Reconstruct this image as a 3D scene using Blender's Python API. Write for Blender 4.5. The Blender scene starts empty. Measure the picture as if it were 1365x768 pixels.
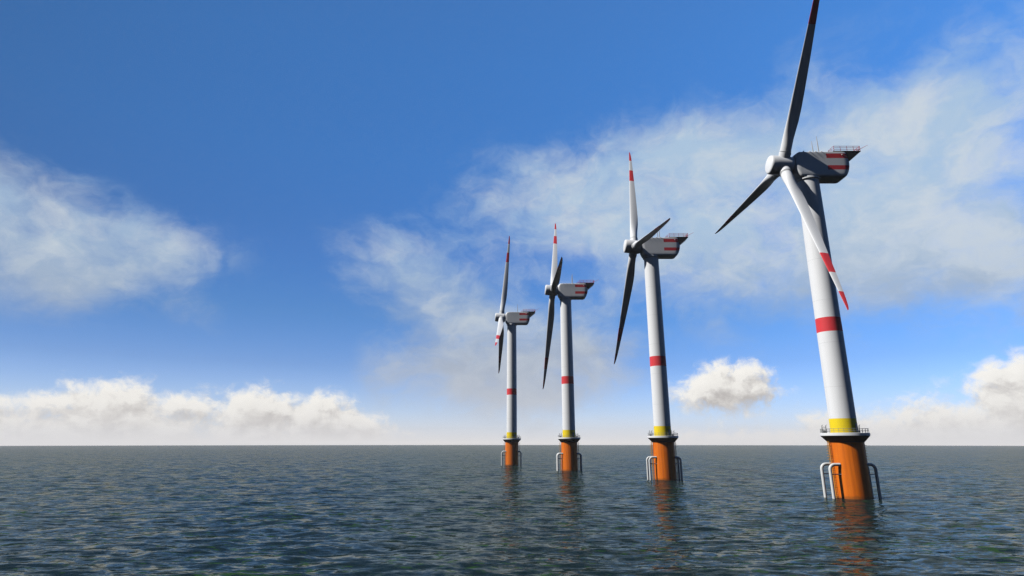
import bpy, math
import numpy as np
from mathutils import Vector, Matrix

R = math.radians
C = bpy.context.scene
COL = C.collection

# ------------------------------------------------------------------ camera
F_PX, PITCH, CAM_H = 763.738, 15.064, 14.79
cd = bpy.data.cameras.new("camera")
cd.sensor_fit = 'HORIZONTAL'
cd.sensor_width = 36.0
cd.lens = F_PX / 1365.0 * 36.0
cd.clip_start = 0.5
cd.clip_end = 40000.0
cam = bpy.data.objects.new("camera", cd)
COL.objects.link(cam)
cam.location = (0, 0, CAM_H)
cam.rotation_euler = (R(90 + PITCH), 0, 0)
C.camera = cam

# ------------------------------------------------------------------ light and exposure
SUN_EL, SUN_B = 44.0, 8.0            # elevation; degrees in front of the straight-left direction
SUN_DIR = Vector((-math.cos(R(SUN_B)) * math.cos(R(SUN_EL)), -math.sin(R(SUN_B)) * math.cos(R(SUN_EL)), math.sin(R(SUN_EL))))
sd = bpy.data.lights.new("sun", 'SUN')
sd.energy = 5.0
sd.angle = R(0.5)
sd.color = (1.0, 0.97, 0.925)
sun = bpy.data.objects.new("sun", sd)
COL.objects.link(sun)
sun.rotation_euler = SUN_DIR.to_track_quat('Z', 'Y').to_euler()
sun.location = (-200, -50, 300)

SKY_STRENGTH = 0.05
EXPO = 0.3
C.view_settings.view_transform = 'Standard'
C.view_settings.look = 'None'
C.view_settings.exposure = EXPO
C.view_settings.gamma = 1.0
C.view_settings.use_curve_mapping = False
C.cycles.use_denoising = True
C.cycles.denoising_prefilter = 'NONE'
C.cycles.diffuse_bounces = 0
C.cycles.caustics_reflective = False
C.cycles.caustics_refractive = False

# ------------------------------------------------------------------ node expression helper
class S:
    """a socket with arithmetic: builds Math / Vector Math nodes"""
    tree = None
    def __init__(self, sock): self.s = sock
    @staticmethod
    def _set(node, i, v):
        if isinstance(v, S): S.tree.links.new(v.s, node.inputs[i])
        else: node.inputs[i].default_value = v
    @staticmethod
    def m(op, *a, clamp=False):
        n = S.tree.nodes.new('ShaderNodeMath'); n.operation = op; n.use_clamp = clamp
        for i, v in enumerate(a): S._set(n, i, v)
        return S(n.outputs[0])
    @staticmethod
    def v(op, *a, scale=None):
        n = S.tree.nodes.new('ShaderNodeVectorMath'); n.operation = op
        for i, v in enumerate(a): S._set(n, i, v)
        if scale is not None: S._set(n, 3, scale)
        return S(n.outputs['Value'] if op in ('DOT_PRODUCT', 'LENGTH', 'DISTANCE') else n.outputs[0])
    def __add__(a, b): return S.m('ADD', a, b)
    __radd__ = __add__
    def __sub__(a, b): return S.m('SUBTRACT', a, b)
    def __rsub__(a, b): return S.m('SUBTRACT', b, a)
    def __mul__(a, b): return S.m('MULTIPLY', a, b)
    __rmul__ = __mul__
    def __truediv__(a, b): return S.m('DIVIDE', a, b)
    def sat(a): return S.m('ADD', a, 0.0, clamp=True)
    def smooth(a, lo, hi):
        n = S.tree.nodes.new('ShaderNodeMapRange'); n.interpolation_type = 'SMOOTHSTEP'
        S._set(n, 0, a); S._set(n, 1, lo); S._set(n, 2, hi)
        return S(n.outputs[0])
    def lin(a, lo, hi, o0=0.0, o1=1.0):
        n = S.tree.nodes.new('ShaderNodeMapRange')
        for i, v in enumerate((a, lo, hi, o0, o1)): S._set(n, i, v)
        return S(n.outputs[0])
    @staticmethod
    def xyz(vec):
        n = S.tree.nodes.new('ShaderNodeSeparateXYZ'); S._set(n, 0, vec)
        return S(n.outputs[0]), S(n.outputs[1]), S(n.outputs[2])
    @staticmethod
    def vec(x, y, z):
        n = S.tree.nodes.new('ShaderNodeCombineXYZ')
        for i, v in enumerate((x, y, z)): S._set(n, i, v)
        return S(n.outputs[0])
    @staticmethod
    def noise(vec, scale, detail=4.0, rough=0.55, dist=0.0, color=False):
        n = S.tree.nodes.new('ShaderNodeTexNoise')
        S._set(n, 'Vector', vec); n.inputs['Scale'].default_value = scale
        n.inputs['Detail'].default_value = detail; n.inputs['Roughness'].default_value = rough
        n.inputs['Distortion'].default_value = dist
        return S(n.outputs['Color' if color else 0])
    @staticmethod
    def mix(f, a, b, blend='MIX'):
        n = S.tree.nodes.new('ShaderNodeMix'); n.data_type = 'RGBA'; n.blend_type = blend
        S._set(n, 0, f); S._set(n, 6, a); S._set(n, 7, b)
        return S(n.outputs[2])

def rgb(r, g, b): return (r, g, b, 1.0)
def srgb(r, g, b):
    def f(c):
        c /= 255.0
        return c / 12.92 if c <= 0.04045 else ((c + 0.055) / 1.055) ** 2.4
    return (f(r), f(g), f(b), 1.0)

# ------------------------------------------------------------------ world: Nishita sky, clouds by direction
w = bpy.data.worlds.new("World")
C.world = w
w.use_nodes = True
nt = w.node_tree
nt.nodes.clear()
S.tree = nt
out = nt.nodes.new('ShaderNodeOutputWorld')
bg = nt.nodes.new('ShaderNodeBackground')
bg.inputs['Strength'].default_value = SKY_STRENGTH
nt.links.new(bg.outputs[0], out.inputs[0])
sky = nt.nodes.new('ShaderNodeTexSky')
sky.sky_type = 'NISHITA'
sky.sun_disc = False
sky.sun_elevation = R(SUN_EL)
sky.sun_rotation = math.atan2(SUN_DIR.x, SUN_DIR.y)
sky.altitude = 0.0
sky.air_density = 1.0
sky.dust_density = 0.4
sky.ozone_density = 3.0
tc = nt.nodes.new('ShaderNodeTexCoord')
D = S(tc.outputs['Generated'])
dx, dy, dz = S.xyz(D)
AZ = S.m('ARCTAN2', dx, dy) * 57.2958
EL = S.m('ARCSINE', dz) * 57.2958
K = 1.0 / (SKY_STRENGTH * 2 ** EXPO)

def C_(c, k=K): return (c[0] * k, c[1] * k, c[2] * k, 1.0)

# clear air: the Nishita sky tinted by height, deeper to the left, dimmed overhead, aside and behind the viewer to cut fill light; pale thick air at the horizon
skyc = S(sky.outputs[0])
def lum(c_): return srgb(*c_)[:3]
# (elevation, Nishita alone, clear sky aimed at)
STOPS = [(0, (134, 135, 118), (160, 200, 235)), (3, (139, 143, 130), (140, 192, 232)), (7, (124, 140, 142), (106, 169, 226)),
         (12, (103, 125, 143), (90, 158, 225)), (18, (86, 109, 134), (82, 146, 223)), (27, (71, 92, 120), (72, 136, 213)), (36, (62, 81, 109), (66, 126, 200)), (43, (56, 75, 102), (63, 119, 188)), (60, (52, 70, 95), (40, 68, 110)), (90, (50, 66, 90), (25, 42, 72))]
rmp = nt.nodes.new('ShaderNodeValToRGB')
els = rmp.color_ramp.elements
while len(els) > 1: els.remove(els[-1])
GMAX = 6.0
for i, (e_, a_, b_) in enumerate(STOPS):
    el_ = els[0] if i == 0 else els.new(e_ / 90.0)
    el_.position = e_ / 90.0
    la, lb = lum(a_), lum(b_)
    el_.color = tuple(min(1.0, (q / p) / (GMAX * 2 ** EXPO)) for p, q in zip(la, lb)) + (1.0,)
S._set(rmp, 0, EL * (1 / 90.0))
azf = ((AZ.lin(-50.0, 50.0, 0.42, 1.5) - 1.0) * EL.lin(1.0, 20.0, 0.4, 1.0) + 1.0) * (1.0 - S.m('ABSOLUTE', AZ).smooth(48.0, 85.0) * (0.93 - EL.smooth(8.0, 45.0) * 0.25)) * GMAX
skyc = S.mix(1.0, skyc, S(rmp.outputs[0]), 'MULTIPLY')
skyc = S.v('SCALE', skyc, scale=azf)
hz = S.m('POWER', 2.71828, S.m('MAXIMUM', EL, 0.0) * -0.31) * (1.0 - S.m('ABSOLUTE', AZ).smooth(50.0, 90.0) * 0.85)
skyc = S.mix(hz.sat(), skyc, C_(srgb(240, 236, 234)))

def ell(az, el, ra, re, wgt, AZ_, EL_, rot=0.0):
    c, s = math.cos(R(rot)), math.sin(R(rot))
    a = AZ_ - az
    e = EL_ - el
    u = (a * c + e * s) * (1.0 / ra)
    v = (e * c - a * s) * (1.0 / re)
    d2 = u * u + v * v
    return S.m('POWER', 2.71828, d2 * -1.0) * wgt

def total(lst, A, E):
    t = None
    for e in lst:
        x = ell(*e[:5], A, E, *(e[5:]))
        t = x if t is None else t + x
    return t

# soft high veils
VEIL = [(-45, 17.5, 9.0, 4.0, 1.05), (-38, 15.0, 7.5, 3.2, 1.0, 4), (-32, 16.5, 5.0, 2.4, 0.6), (-39, 11.4, 5.0, 2.4, 0.7), (-28.5, 11.0, 2.4, 2.0, 0.35),
        (-12, 17.5, 7.0, 4.2, 0.85), (-8, 11.0, 6.0, 4.5, 0.55, -45), (-1.5, 9.5, 6.5, 4.6, 1.35), (5.5, 7.0, 6.5, 3.8, 1.3), (0.5, 5.0, 7.0, 3.0, 0.6), (-12.5, 6.5, 3.0, 3.0, 0.5),
        (6, 23.0, 10.0, 5.0, 0.85), (15, 25.5, 13.0, 5.0, 0.8), (18, 18.0, 11.0, 6.0, 0.85), (31, 22.0, 14.0, 9.0, 0.85), (27, 15.5, 9.0, 4.0, 0.55),
        (42, 17.0, 11.0, 8.0, 0.8), (36, 13.5, 8.0, 4.0, 0.5), (44, 27.5, 9.0, 4.0, 0.6)]
vm = total(VEIL, AZ, EL)
pv = S.v('MULTIPLY', D, (1.0, 1.0, 1.5))
warp = S.v('SUBTRACT', S.noise(pv, 7.0, 4.0, 0.55, 0.0, True), (0.5, 0.5, 0.5))
pvw = S.v('ADD', pv, S.v('SCALE', warp, scale=0.16))
nv = S.noise(pvw, 6.5, 10.0, 0.58)
nv2 = S.noise(pvw, 17.0, 9.0, 0.62)
veil = S.m('MINIMUM', vm, 1.2) + ((nv - 0.5) * 2.0 + (nv2 - 0.5) * 0.75) * vm.lin(0.0, 0.4, 0.35, 1.0)
va = veil.smooth(0.12, 1.42) * 0.92
# thick parts of a veil are greyer low down, whiter where they are high
vsh = S.noise(S.v('ADD', pvw, (0.3, 0.1, -0.012)), 9.0, 9.0, 0.62)
vcol = S.mix(EL.smooth(6.0, 22.0), C_(srgb(160, 172, 190)), C_(srgb(176, 200, 222)))
vcol = S.mix((vsh.smooth(0.38, 0.66) * EL.lin(5.0, 18.0, 0.25, 0.85)).sat(), vcol, C_(srgb(212, 219, 222)))

# crisp heaped clouds along the horizon
BANK = [(-50, 0.8, 12.0, 2.6, 1.2), (-41, 0.4, 7.0, 2.8, 1.1), (-34.5, 1.2, 5.0, 4.0, 1.15), (-27, 0.6, 6.0, 3.2, 1.1), (-24, 2.0, 3.0, 1.8, 0.45), (-30, 2.4, 3.0, 1.6, 0.4), (-42, 2.0, 5.0, 1.8, 0.4), (-20.5, 0.8, 6.0, 4.0, 1.1), (-15.5, 0.8, 3.4, 2.6, 0.85), (-11.5, 0.0, 3.5, 1.4, 0.7),
        (20.4, 5.0, 5.4, 2.5, 1.0, 3), (17.6, 4.2, 3.0, 1.4, 0.35), (22.8, 5.9, 2.6, 1.6, 0.35), (20.2, 3.0, 2.2, 1.6, 0.3),
        (20, 0.2, 8.0, 1.3, 0.75), (30, 0.4, 6.5, 2.0, 1.05), (37, 0.7, 5.5, 3.0, 1.1), (43, 1.0, 4.6, 4.6, 1.2), (52, 1.5, 9.0, 5.5, 1.2)]
def bank_density(vec, lod):
    x, y, z = S.xyz(vec)
    A = S.m('ARCTAN2', x, y) * 57.2958
    E = S.m('ARCSINE', z) * 57.2958
    m_ = total(BANK, A, E)
    p = S.v('MULTIPLY', vec, (1.0, 1.0, 1.25))
    wp = S.v('SUBTRACT', S.noise(p, 16.0, 3.0, 0.5, 0.0, True), (0.5, 0.5, 0.5))
    pw = S.v('ADD', p, S.v('SCALE', wp, scale=0.05))
    n1 = S.noise(pw, 13.0, lod, 0.55)
    n2 = S.noise(pw, 40.0, max(2.0, lod - 2), 0.62)
    return S.m('MINIMUM', m_, 1.2) + ((n1 - 0.5) * 2.5 + (n2 - 0.5) * 1.5) * m_.lin(0.05, 0.5)
bd = bank_density(D, 9.0)
# the same field a little nearer the sun (up and left): what shades this point
off = S.v('NORMALIZE', S.v('ADD', D, (-0.010, 0.0, 0.016)))
bs = bank_density(off, 7.0)
ba = bd.smooth(0.34, 1.08)
lit = (bd - bs).lin(-0.42, 0.34, 0.0, 1.0) * 0.75 + (bs - 0.55).lin(-0.1, 0.9, 0.25, 0.0)
lit = lit.sat()
bcol = S.mix(lit, C_(srgb(178, 170, 162)), C_(srgb(255, 251, 242)))
bcol = S.mix(S.m('POWER', 2.71828, S.m('MAXIMUM', EL, 0.0) * -0.45).sat(), bcol, C_(srgb(240, 236, 234)))

c = S.mix(va.sat(), skyc, vcol)
c = S.mix(hz.sat() * va.sat(), c, C_(srgb(240, 236, 234)))
c = S.mix((ba * 0.96).sat(), c, bcol)
nt.links.new(c.s, bg.inputs['Color'])
w.cycles.sampling_method = 'MANUAL'
w.cycles.sample_map_resolution = 512

# ------------------------------------------------------------------ materials
def new_mat(name):
    m = bpy.data.materials.new(name)
    m.use_nodes = True
    S.tree = m.node_tree
    b = m.node_tree.nodes['Principled BSDF']
    return m, b
def link(b, name, s): S.tree.links.new(s.s, b.inputs[name])
def obj_coord():
    n = S.tree.nodes.new('ShaderNodeTexCoord')
    return S(n.outputs['Object'])
def bump(b, h, dist=0.05, strength=0.3):
    n = S.tree.nodes.new('ShaderNodeBump')
    n.inputs['Strength'].default_value = strength
    n.inputs['Distance'].default_value = dist
    S.tree.links.new(h.s, n.inputs['Height'])
    S.tree.links.new(n.outputs[0], b.inputs['Normal'])

WHITE = rgb(0.66, 0.675, 0.695)
RED = rgb(0.60, 0.045, 0.055)
YELLOW = rgb(0.74, 0.56, 0.014)

def paint(name, col, rough=0.42, spec=0.35, dirt=0.10, stripes=None):
    m, b = new_mat(name)
    P = obj_coord()
    x, y, z = S.xyz(P)
    base = None
    n1 = S.noise(P, 0.35, 5.0, 0.6)
    st = S.noise(S.v('MULTIPLY', P, (1.6, 1.6, 0.05)), 1.0, 4.0, 0.6)
    f = (1.0 - (st.smooth(0.5, 0.85) * dirt + n1.smooth(0.5, 0.9) * dirt * 0.6))
    cc = col
    if stripes: cc = stripes(x, y, z, col)
    cc = S.mix(1.0, cc, S.vec(f, f, f), 'MULTIPLY')
    link(b, 'Base Color', cc)
    b.inputs['Roughness'].default_value = rough
    b.inputs['Specular IOR Level'].default_value = spec
    return m

def between(v, a, b_): return S.m('GREATER_THAN', v, a) * S.m('LESS_THAN', v, b_)
def tower_stripes(x, y, z, col):
    c_ = S.mix(between(z, 46.06, 50.27), col, RED)
    c_ = S.mix(S.m('LESS_THAN', z, 21.25), c_, YELLOW)
    # fine weld seams between the tower cans
    seam = S.m('LESS_THAN', S.m('ABSOLUTE', S.m('SUBTRACT', S.m('FRACT', z * 0.0787), 0.37)), 0.0028)
    return S.mix(seam * 0.35, c_, rgb(0.16, 0.17, 0.18))
def nacelle_stripes(x, y, z, col):
    b1 = between(z, 101.45, 103.05)
    b2 = between(z, 97.5, 98.98)
    return S.mix((b1 + b2).sat() * S.m('GREATER_THAN', x, 5.35), col, RED)
def blade_stripes(x, y, z, col):
    return S.mix((S.m('GREATER_THAN', z, 56.5) + between(z, 42.0, 49.5)).sat(), col, RED)

M = {}
M['tower'] = paint("tower_paint", WHITE, 0.5, 0.2, 0.10, tower_stripes)
M['nacelle'] = paint("nacelle_paint", rgb(0.64, 0.655, 0.675), 0.5, 0.2, 0.08, nacelle_stripes)
M['blade'] = paint("blade_paint", WHITE, 0.45, 0.2, 0.05, blade_stripes)
M['hub'] = paint("hub_paint", WHITE, 0.45, 0.2, 0.05)
M['white'] = paint("white_steel", WHITE, 0.45, 0.35, 0.12)
M['pipe'] = paint("fender_paint", rgb(0.58, 0.59, 0.59), 0.45, 0.35, 0.25)
M['dark'] = paint("dark_steel", rgb(0.014, 0.014, 0.016), 0.6, 0.25, 0.1)
M['soffit'] = paint("shaded_orange_coating", rgb(0.045, 0.026, 0.016), 0.65, 0.2, 0.1)  # orange darkened to brown; the shade under the deck is put into the colour
M['rail'] = paint("galvanised_rail", rgb(0.22, 0.23, 0.24), 0.5, 0.4, 0.1)
M['mast'] = paint("mast_paint", rgb(0.42, 0.43, 0.45), 0.5, 0.3, 0.05)
M['redrail'] = paint("red_rail", rgb(0.55, 0.035, 0.05), 0.5, 0.3, 0.05)
M['ladder'] = paint("yellow_ladder", rgb(0.50, 0.24, 0.02), 0.55, 0.3, 0.2)

def orange():
    m, b = new_mat("orange_coating")
    P = obj_coord()
    x, y, z = S.xyz(P)
    st = S.noise(S.v('MULTIPLY', P, (1.0, 1.0, 0.035)), 1.3, 6.0, 0.62)
    bl = S.noise(P, 0.5, 6.0, 0.6)
    c_ = S.mix(st.smooth(0.35, 0.75), rgb(0.66, 0.152, 0.004), rgb(0.44, 0.082, 0.004))
    c_ = S.mix((bl.smooth(0.52, 0.8) * 0.35).sat(), c_, rgb(0.64, 0.19, 0.010))
    # wet, weed-stained splash zone just above the water
    wet = (z + (bl - 0.5) * 1.6).smooth(1.0, 0.2)
    c_ = S.mix((wet * 0.55).sat(), c_, rgb(0.10, 0.045, 0.012))
    link(b, 'Base Color', c_)
    b.inputs['Roughness'].default_value = 0.5
    b.inputs['Specular IOR Level'].default_value = 0.25
    return m
M['orange'] = orange()

def lens_mat():
    m, b = new_mat("warning_lens")
    P = obj_coord()
    n = S.noise(P, 3.0, 2.0)
    link(b, 'Base Color', S.mix(n, rgb(0.7, 0.7, 0.68), rgb(0.8, 0.8, 0.78)))
    b.inputs['Roughness'].default_value = 0.15
    return m
M['lens'] = lens_mat()

def water():
    m = bpy.data.materials.new("sea_water")
    m.use_nodes = True
    t = m.node_tree
    t.nodes.clear()
    S.tree = t
    P = obj_coord()
    # colour of the water body, with scattered flecks of green weed near the surface
    big = S.noise(S.v('MULTIPLY', P, (1.0, 1.5, 1.0)), 0.012, 4.0, 0.55)
    c_ = S.mix(big, rgb(0.006, 0.013, 0.015), rgb(0.010, 0.019, 0.020))
    fl = S.noise(S.v('MULTIPLY', P, (0.45, 1.0, 1.0)), 0.8, 6.0, 0.66)
    patch = S.noise(P, 0.05, 3.0, 0.5)
    weed = (fl + (patch - 0.5) * 0.28).smooth(0.575, 0.63)
    c_ = S.mix((weed * 0.9).sat(), c_, rgb(0.020, 0.054, 0.015))
    # wind ripples: slopes taken straight from noise, so that they do not flatten out with distance
    q = S.v('MULTIPLY', P, (0.42, 1.0, 1.0))
    def slope(sc, det, rough):
        return S.v('SUBTRACT', S.noise(q, sc, det, rough, 0.0, True), (0.5, 0.5, 0.5))
    gust = S.noise(P, 0.012, 3.0, 0.55).smooth(0.2, 0.8)
    s1 = S.v('SCALE', slope(0.40, 3.0, 0.55), scale=0.85)
    s2 = S.v('SCALE', slope(1.5, 4.0, 0.6), scale=gust.lin(0.0, 1.0, 0.35, 0.75))
    sx, sy, sz = S.xyz(S.v('ADD', s1, s2))
    gn = t.nodes.new('ShaderNodeNewGeometry')
    nrm = S.v('NORMALIZE', S.v('ADD', S(gn.outputs['Normal']), S.vec(sx, sy, 0.0)))
    fr = t.nodes.new('ShaderNodeFresnel')
    fr.inputs['IOR'].default_value = 1.333
    t.links.new(nrm.s, fr.inputs['Normal'])
    fac = S.m('POWER', S.m('MINIMUM', S(fr.outputs[0]), 0.46), 1.65) * 1.06 * (1.0 - weed * 0.75)
    df = t.nodes.new('ShaderNodeBsdfDiffuse')
    t.links.new(c_.s, df.inputs['Color'])
    gl = t.nodes.new('ShaderNodeBsdfGlossy')
    gl.inputs['Color'].default_value = (0.90, 0.94, 0.88, 1)
    gl.inputs['Roughness'].default_value = 0.05
    t.links.new(nrm.s, gl.inputs['Normal'])
    mx = t.nodes.new('ShaderNodeMixShader')
    t.links.new(fac.s, mx.inputs[0]); t.links.new(df.outputs[0], mx.inputs[1]); t.links.new(gl.outputs[0], mx.inputs[2])
    o_ = t.nodes.new('ShaderNodeOutputMaterial')
    t.links.new(mx.outputs[0], o_.inputs['Surface'])
    return m
M['water'] = water()

# ------------------------------------------------------------------ mesh helpers
class MB:
    def __init__(self): self.v = []; self.f = []
    def add(self, verts, faces):
        o = len(self.v)
        self.v += [tuple(p) for p in verts]
        self.f += [tuple(i + o for i in fc) for fc in faces]
    def rings(self, rings, cap0=True, cap1=True):
        n = len(rings[0]); o = len(self.v)
        for r in rings: self.v += [tuple(p) for p in r]
        for i in range(len(rings) - 1):
            for k in range(n):
                k2 = (k + 1) % n
                self.f.append((o + i * n + k, o + i * n + k2, o + (i + 1) * n + k2, o + (i + 1) * n + k))
        if cap0: self.f.append(tuple(o + k for k in range(n))[::-1])
        if cap1: self.f.append(tuple(o + (len(rings) - 1) * n + k for k in range(n)))
    def lathe(self, prof, n=64, cap0=True, cap1=True):          # about z
        self.rings([[(r * math.cos(2 * math.pi * k / n), r * math.sin(2 * math.pi * k / n), z) for k in range(n)] for r, z in prof], cap0, cap1)
    def tube(self, pts, r, n=10):
        pts = [Vector(p) for p in pts]
        rs = r if isinstance(r, (list, tuple)) else [r] * len(pts)
        rings = []
        ref = None
        for i, p in enumerate(pts):
            t = (pts[min(i + 1, len(pts) - 1)] - pts[max(i - 1, 0)]).normalized()
            if ref is None: ref = Vector((0, 0, 1)) if abs(t.z) < 0.9 else Vector((0, 1, 0))
            u = (ref - t * ref.dot(t)).normalized(); ref = u
            v_ = t.cross(u)
            rings.append([p + (u * math.cos(2 * math.pi * k / n) + v_ * math.sin(2 * math.pi * k / n)) * rs[i] for k in range(n)])
        self.rings(rings)
    def box(self, x0, x1, y0, y1, z0, z1):
        self.add([(x0, y0, z0), (x1, y0, z0), (x1, y1, z0), (x0, y1, z0), (x0, y0, z1), (x1, y0, z1), (x1, y1, z1), (x0, y1, z1)],
                 [(0, 3, 2, 1), (4, 5, 6, 7), (0, 1, 5, 4), (1, 2, 6, 5), (2, 3, 7, 6), (3, 0, 4, 7)])
    def build(self, name, m, parent=None, angle=35):
        me = bpy.data.meshes.new(name)
        me.from_pydata(self.v, [], self.f)
        import bmesh
        bm = bmesh.new(); bm.from_mesh(me)
        bmesh.ops.recalc_face_normals(bm, faces=bm.faces)
        bm.to_mesh(me); bm.free()
        me.polygons.foreach_set('use_smooth', [True] * len(me.polygons))
        me.set_sharp_from_angle(angle=R(angle))
        me.materials.append(m)
        o = bpy.data.objects.new(name, me)
        COL.objects.link(o)
        if parent is not None: o.parent = parent
        return o

# ------------------------------------------------------------------ sea: one curved sheet with real waves
def make_sea():
    rng = np.random.default_rng(5)
    r = [4.0]
    while r[-1] < 7500:
        q = r[-1]
        r.append(q * 1.02 if q < 45 else q + max(0.26, 0.0058 * q) if q < 1500 else q * 1.022)
    r = np.array(r)
    fine = np.arange(-62, 62.001, 0.125)
    coarse = np.arange(65, 297.5, 3.0)
    ang = np.radians(np.concatenate([fine, coarse]))
    na, nr = len(ang), len(r)
    A, RR = np.meshgrid(ang, r)
    X = (RR * np.sin(A)).ravel(); Y = (RR * np.cos(A)).ravel()
    dr = np.gradient(r); cell = np.repeat(dr, na)
    Z = -(X * X + Y * Y) / (2 * 1.46e6)
    DX = np.zeros_like(X); DY = np.zeros_like(X)
    nwave = 70
    lam = np.exp(np.linspace(math.log(1.7), math.log(34.0), nwave)) * rng.uniform(0.95, 1.05, nwave)
    th = R(-75) + rng.normal(0, 0.62, nwave)
    for l, t in zip(lam, th):
        k = 2 * math.pi / l
        a = 0.0072 * l ** 0.50 * rng.uniform(0.6, 1.3) * (1.0 if l < 14 else (14 / l) ** 0.9)
        att = np.clip((l / cell - 2.0) / 3.0, 0, 1)
        ph = k * (X * math.cos(t) + Y * math.sin(t)) + rng.uniform(0, 6.283)
        Z += a * att * np.cos(ph)
        s = 0.35 * a * att * np.sin(ph)
        DX -= math.cos(t) * s; DY -= math.sin(t) * s
    co = np.stack([X + DX, Y + DY, Z], 1).astype(np.float32)
    i = np.arange(nr - 1)[:, None] * na
    k = np.arange(na)[None, :]; k2 = (k + 1) % na
    q = np.stack([i + k, i + na + k, i + na + k2, i + k2], -1).reshape(-1, 4)
    # middle cap
    me = bpy.data.meshes.new("sea")
    nv_ = len(co) + 1
    co = np.concatenate([co, [[0, 0, 0]]]).astype(np.float32)
    tri = np.stack([np.full(na, nv_ - 1), np.arange(na), (np.arange(na) + 1) % na], 1)
    loops = np.concatenate([q.ravel(), tri.ravel()]).astype(np.int32)
    starts = np.concatenate([np.arange(len(q)) * 4, len(q) * 4 + np.arange(len(tri)) * 3]).astype(np.int32)
    me.vertices.add(nv_); me.vertices.foreach_set('co', co.ravel())
    me.loops.add(len(loops)); me.loops.foreach_set('vertex_index', loops)
    me.polygons.add(len(starts)); me.polygons.foreach_set('loop_start', starts)
    me.update(calc_edges=True)
    me.polygons.foreach_set('use_smooth', np.ones(len(starts), dtype=bool))
    me.materials.append(M['water'])
    if me.polygons[0].normal.z < 0: me.flip_normals()
    o = bpy.data.objects.new("sea", me); COL.objects.link(o)
    o['kind'] = 'structure'
    return o
make_sea()

# ------------------------------------------------------------------ wind turbine
HUB_X, HUB_Z, TILT = -7.36, 99.605 + 7.36 * math.sin(R(5.08)), R(5.08)
AXV = Vector((-math.cos(TILT), 0, math.sin(TILT)))          # rotor axis, upwind
HUB_C = Vector((-7.33, 0, 100.25))

def hub_matrix(phase):
    """x: downwind along the rotor axis, z: along the first blade"""
    wv = Vector((math.sin(TILT), 0, math.cos(TILT)))
    uv = Vector((0, -1, 0))
    zc = wv * math.cos(phase) + uv * math.sin(phase)
    xc = -AXV
    yc = zc.cross(xc)
    m = Matrix((xc, yc, zc)).transposed().to_4x4()
    m.translation = HUB_C
    return m

def blade_mesh():
    # (span, chord, thickness ratio, blend from round root to airfoil)
    st = [(4.55, 3.30, 1.0, 0.0), (6.5, 3.31, 0.98, 0.02), (8.5, 3.40, 0.76, 0.2), (11.0, 3.58, 0.48, 0.6), (14.0, 3.72, 0.29, 0.95), (17.5, 3.70, 0.25, 1), (22, 3.52, 0.20, 1), (27, 3.25, 0.175, 1),
          (33, 2.90, 0.16, 1), (39, 2.50, 0.15, 1), (42, 2.30, .15, 1), (45, 2.10, 0.145, 1), (49.5, 1.80, .14, 1), (51, 1.7, 0.14, 1), (56.5, 1.30, 0.135, 1), (59.5, 1.0, 0.13, 1), (61.5, 0.72, 0.13, 1), (62.6, 0.42, 0.14, 1), (63.0, 0.12, 0.2, 1)]
    n = 32
    rings = []
    for z, ch, tr, bl in st:
        f = min(1, max(0, (z - 6) / 55))
        ang = R(4 - 4 * f ** 0.6)
        le = -1.65 + 1.40 * (z - 4.5) / 58.5           # straight leading edge           # twist about the feathered position
        ring = []
        for k in range(n):
            t = 2 * math.pi * k / n
            cx, cy = 0.5 * math.cos(t), 0.5 * math.sin(t) * tr
            # airfoil: s from 0 leading to 1 trailing
            s = 0.5 + 0.5 * math.cos(t)
            yt = 5 * tr * (0.2969 * math.sqrt(s) - 0.1260 * s - 0.3516 * s * s + 0.2843 * s ** 3 - 0.1030 * s ** 4)
            ay_ = (yt if math.sin(t) >= 0 else -yt * 0.8)
            px = (cx * ch - 1.65 + ch / 2) * (1 - bl) + (le + s * ch) * bl
            py = (cy * (1 - bl) + ay_ * bl) * ch
            ring.append((px * math.cos(ang) - py * math.sin(ang), px * math.sin(ang) + py * math.cos(ang), z))
        rings.append(ring)
    m = MB(); m.rings(rings)
    return m

def rrect(hw, zb, zt, r, x, n=7):
    """rounded rectangle ring in the y-z plane"""
    r = min(r, hw - 0.02, (zt - zb) / 2 - 0.02)
    rb = min(max(r, 0.8), hw - 0.02, (zt - zb) / 2 - 0.02)     # rounder bilge
    pts = []
    for cy, cz, a0, r in ((hw - r, zt - r, 0, r), (-hw + r, zt - r, 90, r), (-hw + rb, zb + rb, 180, rb), (hw - rb, zb + rb, 270, rb)):
        for k in range(n):
            a = R(a0 + 90 * k / (n - 1))
            pts.append((x, cy + r * math.cos(a), cz + r * math.sin(a)))
    out_ = []
    for k, p in enumerate(pts):                     # extra points along the straight runs
        q = pts[(k + 1) % len(pts)]
        out_.append(p)
        if k % n == n - 1:
            out_ += [tuple(a_ + (b_ - a_) * i / 10 for a_, b_ in zip(p, q)) for i in range(1, 10)]
    return out_

def rod_rails(m, pts, posts_h, r=0.05, levels=(1.0,), n=6):
    for lv in levels:
        m.tube([(p[0], p[1], p[2] + lv) for p in pts], r, n)
    for p in pts:
        m.tube([p, (p[0], p[1], p[2] + posts_h)], r, n)

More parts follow.
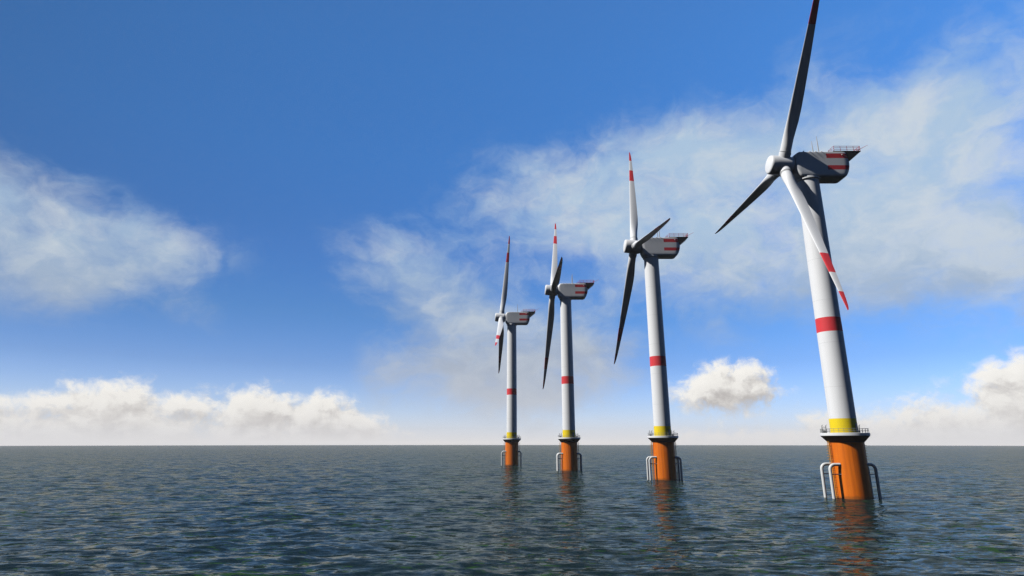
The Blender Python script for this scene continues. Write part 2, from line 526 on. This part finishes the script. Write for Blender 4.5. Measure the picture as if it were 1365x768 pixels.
def make_turbine():
    root = bpy.data.objects.new("wind_turbine", None)
    COL.objects.link(root)
    root.empty_display_size = 5
    # --- foundation
    m = MB(); m.lathe([(4.4, -9.0), (4.4, 14.72)], 96); m.build("foundation_pile", M['orange'], root)
    # --- working platform
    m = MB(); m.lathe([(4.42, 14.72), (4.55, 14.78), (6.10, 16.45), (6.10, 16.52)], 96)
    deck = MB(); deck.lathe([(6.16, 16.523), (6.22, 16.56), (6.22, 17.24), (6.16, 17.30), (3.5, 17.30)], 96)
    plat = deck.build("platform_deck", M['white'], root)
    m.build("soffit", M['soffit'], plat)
    m = MB()
    n = 30
    ring = [(5.98 * math.cos(2 * math.pi * k / n), 5.98 * math.sin(2 * math.pi * k / n)) for k in range(n)]
    for lv in (0.55, 1.15):
        m.tube([(x, y, 17.30 + lv) for x, y in ring + ring[:1]], 0.04, 6)
    for x, y in ring: m.tube([(x, y, 17.30), (x, y, 18.45)], 0.045, 6)
    m.build("railing", M['rail'], plat)
    for gx, gy in ((-4.6, 1.9), (4.4, 0.9)):
        m = MB()
        for d in (-0.55, 0.55):
            m.tube([(gx + d, gy, 17.3), (gx + d, gy, 19.35), (gx + d + 0.25, gy - 0.15, 19.62)], [0.11, 0.11, 0.07], 8)
        m.tube([(gx - 0.55, gy, 18.95), (gx + 0.55, gy, 18.95)], 0.06, 6)
        m.box(gx - 0.3, gx + 0.3, gy - 0.25, gy + 0.25, 17.3, 18.1)
        m.build("davit", M['rail'], plat)
    # --- boat landings: fender pipes and ladders
    for sx, px in ((-1, 6.65), (1, 6.1)):
        for py in ((-2.2, 2.2) if sx < 0 else (-1.8, 1.8)):
            m = MB()
            x_in = 3.75
            pts = [(sx * x_in, py, 8.85)]
            rb = 1.35
            for k in range(0, 9):
                a = R(90 * k / 8)
                pts.append((sx * (px - rb + rb * math.sin(a)), py, 8.85 - rb + rb * math.cos(a)))
            pts.append((sx * px, py, 3.0)); pts.append((sx * px, py, -5.0))
            m.tube(pts, 0.41, 16)
            m.tube([(sx * 3.7, py, 6.3), (sx * px, py, 6.3)], 0.13, 10)
            m.build("fender_pipe", M['pipe'], root)
        m = MB()
        lx = sx * (5.0 if sx < 0 else 4.9)
        top = 15.0
        for dy in (-0.45, 0.45):
            m.tube([(lx, dy, -4), (lx, dy, top)], 0.08, 8)
        z = -3.0
        while z < top:
            m.tube([(lx, -0.45, z), (lx, 0.45, z)], 0.05, 6)
            if int(z / 0.45) % 6 == 0:
                for dy in (-0.45, 0.45): m.tube([(lx, dy, z), (sx * 4.3, dy, z)], 0.05, 6)
            z += 0.45
        # safety hoops
        for zz in np.arange(10.2, 14.6, 0.75):
            pts = [(lx + sx * 0.75 * math.sin(a), -0.45 * math.cos(a), zz) for a in np.linspace(0, math.pi, 9)]
            m.tube(pts, 0.045, 6)
        m.build("ladder", M['ladder'], root)
    # --- tower
    m = MB()
    m.lathe([(3.60, 17.304), (3.60, 17.55), (3.47, 17.56), (3.46, 21.25), (3.43, 46.06), (3.38, 50.27), (3.3, 75), (3.18, 94.6)], 96)
    tw = m.build("tower", M['tower'], root)
    m = MB(); m.lathe([(3.25, 94.604), (3.62, 94.65), (3.62, 95.02), (3.3, 95.06), (3.3, 95.5)], 72)
    m.build("yaw_ring", M['nacelle'], tw)
    m = MB()
    m.box(-0.5, 0.5, -3.60, -3.3, 17.6, 19.9)
    m.build("door", M['rail'], tw).rotation_euler = (0, 0, R(35))
    # --- nacelle
    secs = [(-4.62, 2.2, 97.3, 102.2, 2.4), (-4.55, 2.5, 97.0, 102.6, 2.45), (-4.3, 2.80, 96.4, 103.0, 2.3), (-3.8, 2.92, 95.8, 103.45, 1.7), (-3.25, 2.99, 95.4, 103.72, 0.9), (-2.9, 3.0, 95.25, 103.76, 0.4), (0, 3.0, 95.2, 103.76, 0.3), (5.35, 3.0, 95.2, 103.76, 0.3),
            (9.0, 3.0, 95.2, 103.76, 0.3), (10.6, 3.0, 95.2, 103.76, 0.3), (11.6, 2.95, 95.25, 103.72, 0.35), (12.25, 2.78, 95.4, 103.6, 0.45), (12.6, 2.5, 95.65, 103.4, 0.6), (12.78, 2.1, 96.0, 103.1, 0.7)]
    rings = []
    for x, hw, zb, zt, r in secs:
        ring = rrect(hw, zb, zt, r, x)
        if x > 10:
            ring = [(px - max(0, (px - 9.0) / 3.7) * (0.066 * (pz - 100.2) ** 2 if pz < 100.2 else 0.035 * (pz - 100.2) ** 2), py, pz) for px, py, pz in ring]
        rings.append(ring)
    m = MB(); m.rings(rings)
    nac = m.build("nacelle", M['nacelle'], root, 28)
    for sy in (-1, 1):
        for lx in (-1.6, 0.35, 2.2, 4.05):
            m = MB()
            m.tube([(lx, sy * 2.8, 103.78), (lx, sy * 3.18, 103.80), (lx, sy * 3.30, 103.62)], [0.15, 0.13, 0.09], 8)
            m.tube([(lx, sy * 2.75, 103.70), (lx, sy * 2.75, 104.02)], 0.12, 8)
            m.build("lifting_lug", M['white'], nac)
    for ay in (-1.4, 1.7):
        m = MB()
        m.tube([(4.1, ay, 103.7), (4.1, ay, 104.4), (4.1, ay, 107.5), (4.1, ay, 108.6), (4.1, ay, 110.0)], [0.20, 0.18, 0.15, 0.10, 0.07], 8)
        m.tube([(4.1, ay, 108.55), (4.1, ay, 109.05)], 0.11, 8)
        m.build("antenna_mast", M['mast'], nac)
    m = MB()
    for p in ((10.35, -3.06, 102.6),):
        m.tube([(p[0], p[1] + 0.1, p[2]), (p[0], p[1] - 0.12, p[2]), (p[0], p[1] - 0.2, p[2])], [0.18, 0.18, 0.09], 12)
    m.build("warning_light", M['lens'], nac)
    # --- hoist platform on the tail: deck, braced soffit, red railing, boom
    m = MB()
    x0, x1, hw = 8.0, 16.65, 2.85
    m.box(x0, x1, -hw, hw, 103.85, 104.10)
    # tapering box below, from the nacelle tail out to the edge of the deck
    prof = [(11.2, 103.845), (16.6, 103.845), (13.1, 100.9), (11.7, 100.9)]
    a = [(x, -hw + 0.05, z) for x, z in prof]; b = [(x, hw - 0.05, z) for x, z in prof]
    m.add(a + b, [(0, 1, 2, 3), (7, 6, 5, 4), (0, 4, 5, 1), (1, 5, 6, 2), (2, 6, 7, 3), (3, 7, 4, 0)])
    hp = m.build("hoist_platform", M['dark'], root)
    m = MB()
    zf = 104.10
    xs = np.linspace(x0 + 0.25, x1 - 0.1, 5)
    hy = hw - 0.1
    per = [(x, -hy) for x in xs] + [(x1 - 0.1, y) for y in (-hy / 3, hy / 3)] + [(x, hy) for x in xs[::-1]]
    for lv in (0.55, 1.1, 1.65):
        m.tube([(x, y, zf + lv) for x, y in per], 0.075, 6)
    for x, y in per: m.tube([(x, y, zf), (x, y, zf + 1.65)], 0.06, 6)
    for y in (-hy, hy):
        for lv in (0.1, 0.85, 1.65):
            m.tube([(x0 + 0.25, y, zf + lv), (x0 - 1.7, y, 103.78 + lv * 0.15)], 0.05, 6)
        m.tube([(x0 - 0.7, y, 103.7), (x0 - 0.7, y, 104.75)], 0.05, 6)
    for y in (-hy, hy):
        m.tube([(x1 - 2.0, y, zf + 0.05), (x1 - 0.1, y, zf + 1.6)], 0.04, 6)
    m.build("railing", M['redrail'], hp)
    m = MB(); m.tube([(15.6, -2.5, 104.1), (16.5, -2.5, 104.75), (19.35, -2.5, 106.25)], [0.09, 0.08, 0.04], 6)
    m.build("boom", M['redrail'], hp)
    # --- rotor
    m = MB()
    prof = [(0.02, -4.55), (2.35, -4.52), (2.72, -4.40), (2.95, -4.12), (3.02, -3.7), (3.04, -2.0), (3.04, 1.6), (2.98, 2.3), (2.75, 2.62), (2.3, 2.68)]
    m.rings([[(x, r * math.cos(2 * math.pi * k / 72), r * math.sin(2 * math.pi * k / 72)) for k in range(72)] for r, x in prof])
    hub = m.build("rotor_hub", M['hub'], root, 40)
    hub.matrix_local = hub_matrix(0)
    for k in range(3):
        b = blade_mesh().build("blade", M['blade'], root, 50)
        b.matrix_local = hub_matrix(R(120 * k))
        m = MB(); m.lathe([(1.70, 2.2), (1.80, 3.9), (1.80, 4.3), (1.60, 4.32), (1.60, 4.50), (1.76, 4.52), (1.76, 4.72), (1.66, 4.74)], 48)
        m.build("root_collar", M['hub'], b)
    return root

def children(o): return [x for x in list(COL.objects) if x.parent == o]
def copy_tree(o, parent=None):
    c_ = o.copy(); COL.objects.link(c_)
    if parent is not None:
        c_.parent = parent
        c_.matrix_parent_inverse = o.matrix_parent_inverse
    for ch in children(o): copy_tree(ch, c_)
    return c_

proto = make_turbine()
SPOTS = [(93.99, 167.06, 30.31, "largest, nearest wind turbine, its white blade with red bands hanging across the tower"),
         (62.69, 245.86, -19.8, "second largest wind turbine, a dark blade rising to the right above its nacelle"),
         (31.13, 323.03, -29.9, "second smallest wind turbine, its dark narrow blade overlapping the upright white one at the hub"),
         (-0.14, 398.53, -2.2, "smallest, farthest wind turbine, its short white red-tipped blade foreshortened below the hub")]
turbs = [proto] + [copy_tree(proto) for _ in SPOTS[1:]]
for t, (x, y, ph, lab) in zip(turbs, SPOTS):
    t.location = (x, y, 0)
    t['label'] = lab
    t['category'] = "wind turbine"
    t['group'] = "offshore wind turbines standing in a row in the sea"
    k = 0
    for ch in children(t):
        nm = ch.name.split('.')[0]
        if nm == "blade":
            ch.matrix_local = hub_matrix(R(ph + 120 * k)); k += 1
        elif nm == "rotor_hub":
            ch.matrix_local = hub_matrix(R(ph))

# ------------------------------------------------------------------ haze: one closed box of even air round the whole scene
HAZE = 6.5e-5
if HAZE > 0:
    m = MB(); m.box(-8500, 8500, -8500, 8500, -24, 185)
    mt = bpy.data.materials.new("haze_air"); mt.use_nodes = True
    t = mt.node_tree; t.nodes.clear()
    o_ = t.nodes.new('ShaderNodeOutputMaterial'); pv_ = t.nodes.new('ShaderNodeVolumePrincipled')
    pv_.inputs['Color'].default_value = (0.98, 0.985, 0.99, 1)
    pv_.inputs['Density'].default_value = HAZE
    pv_.inputs['Anisotropy'].default_value = 0.0
    t.links.new(pv_.outputs[0], o_.inputs['Volume'])
    hzb = m.build("haze", mt)
    hzb['kind'] = 'stuff'
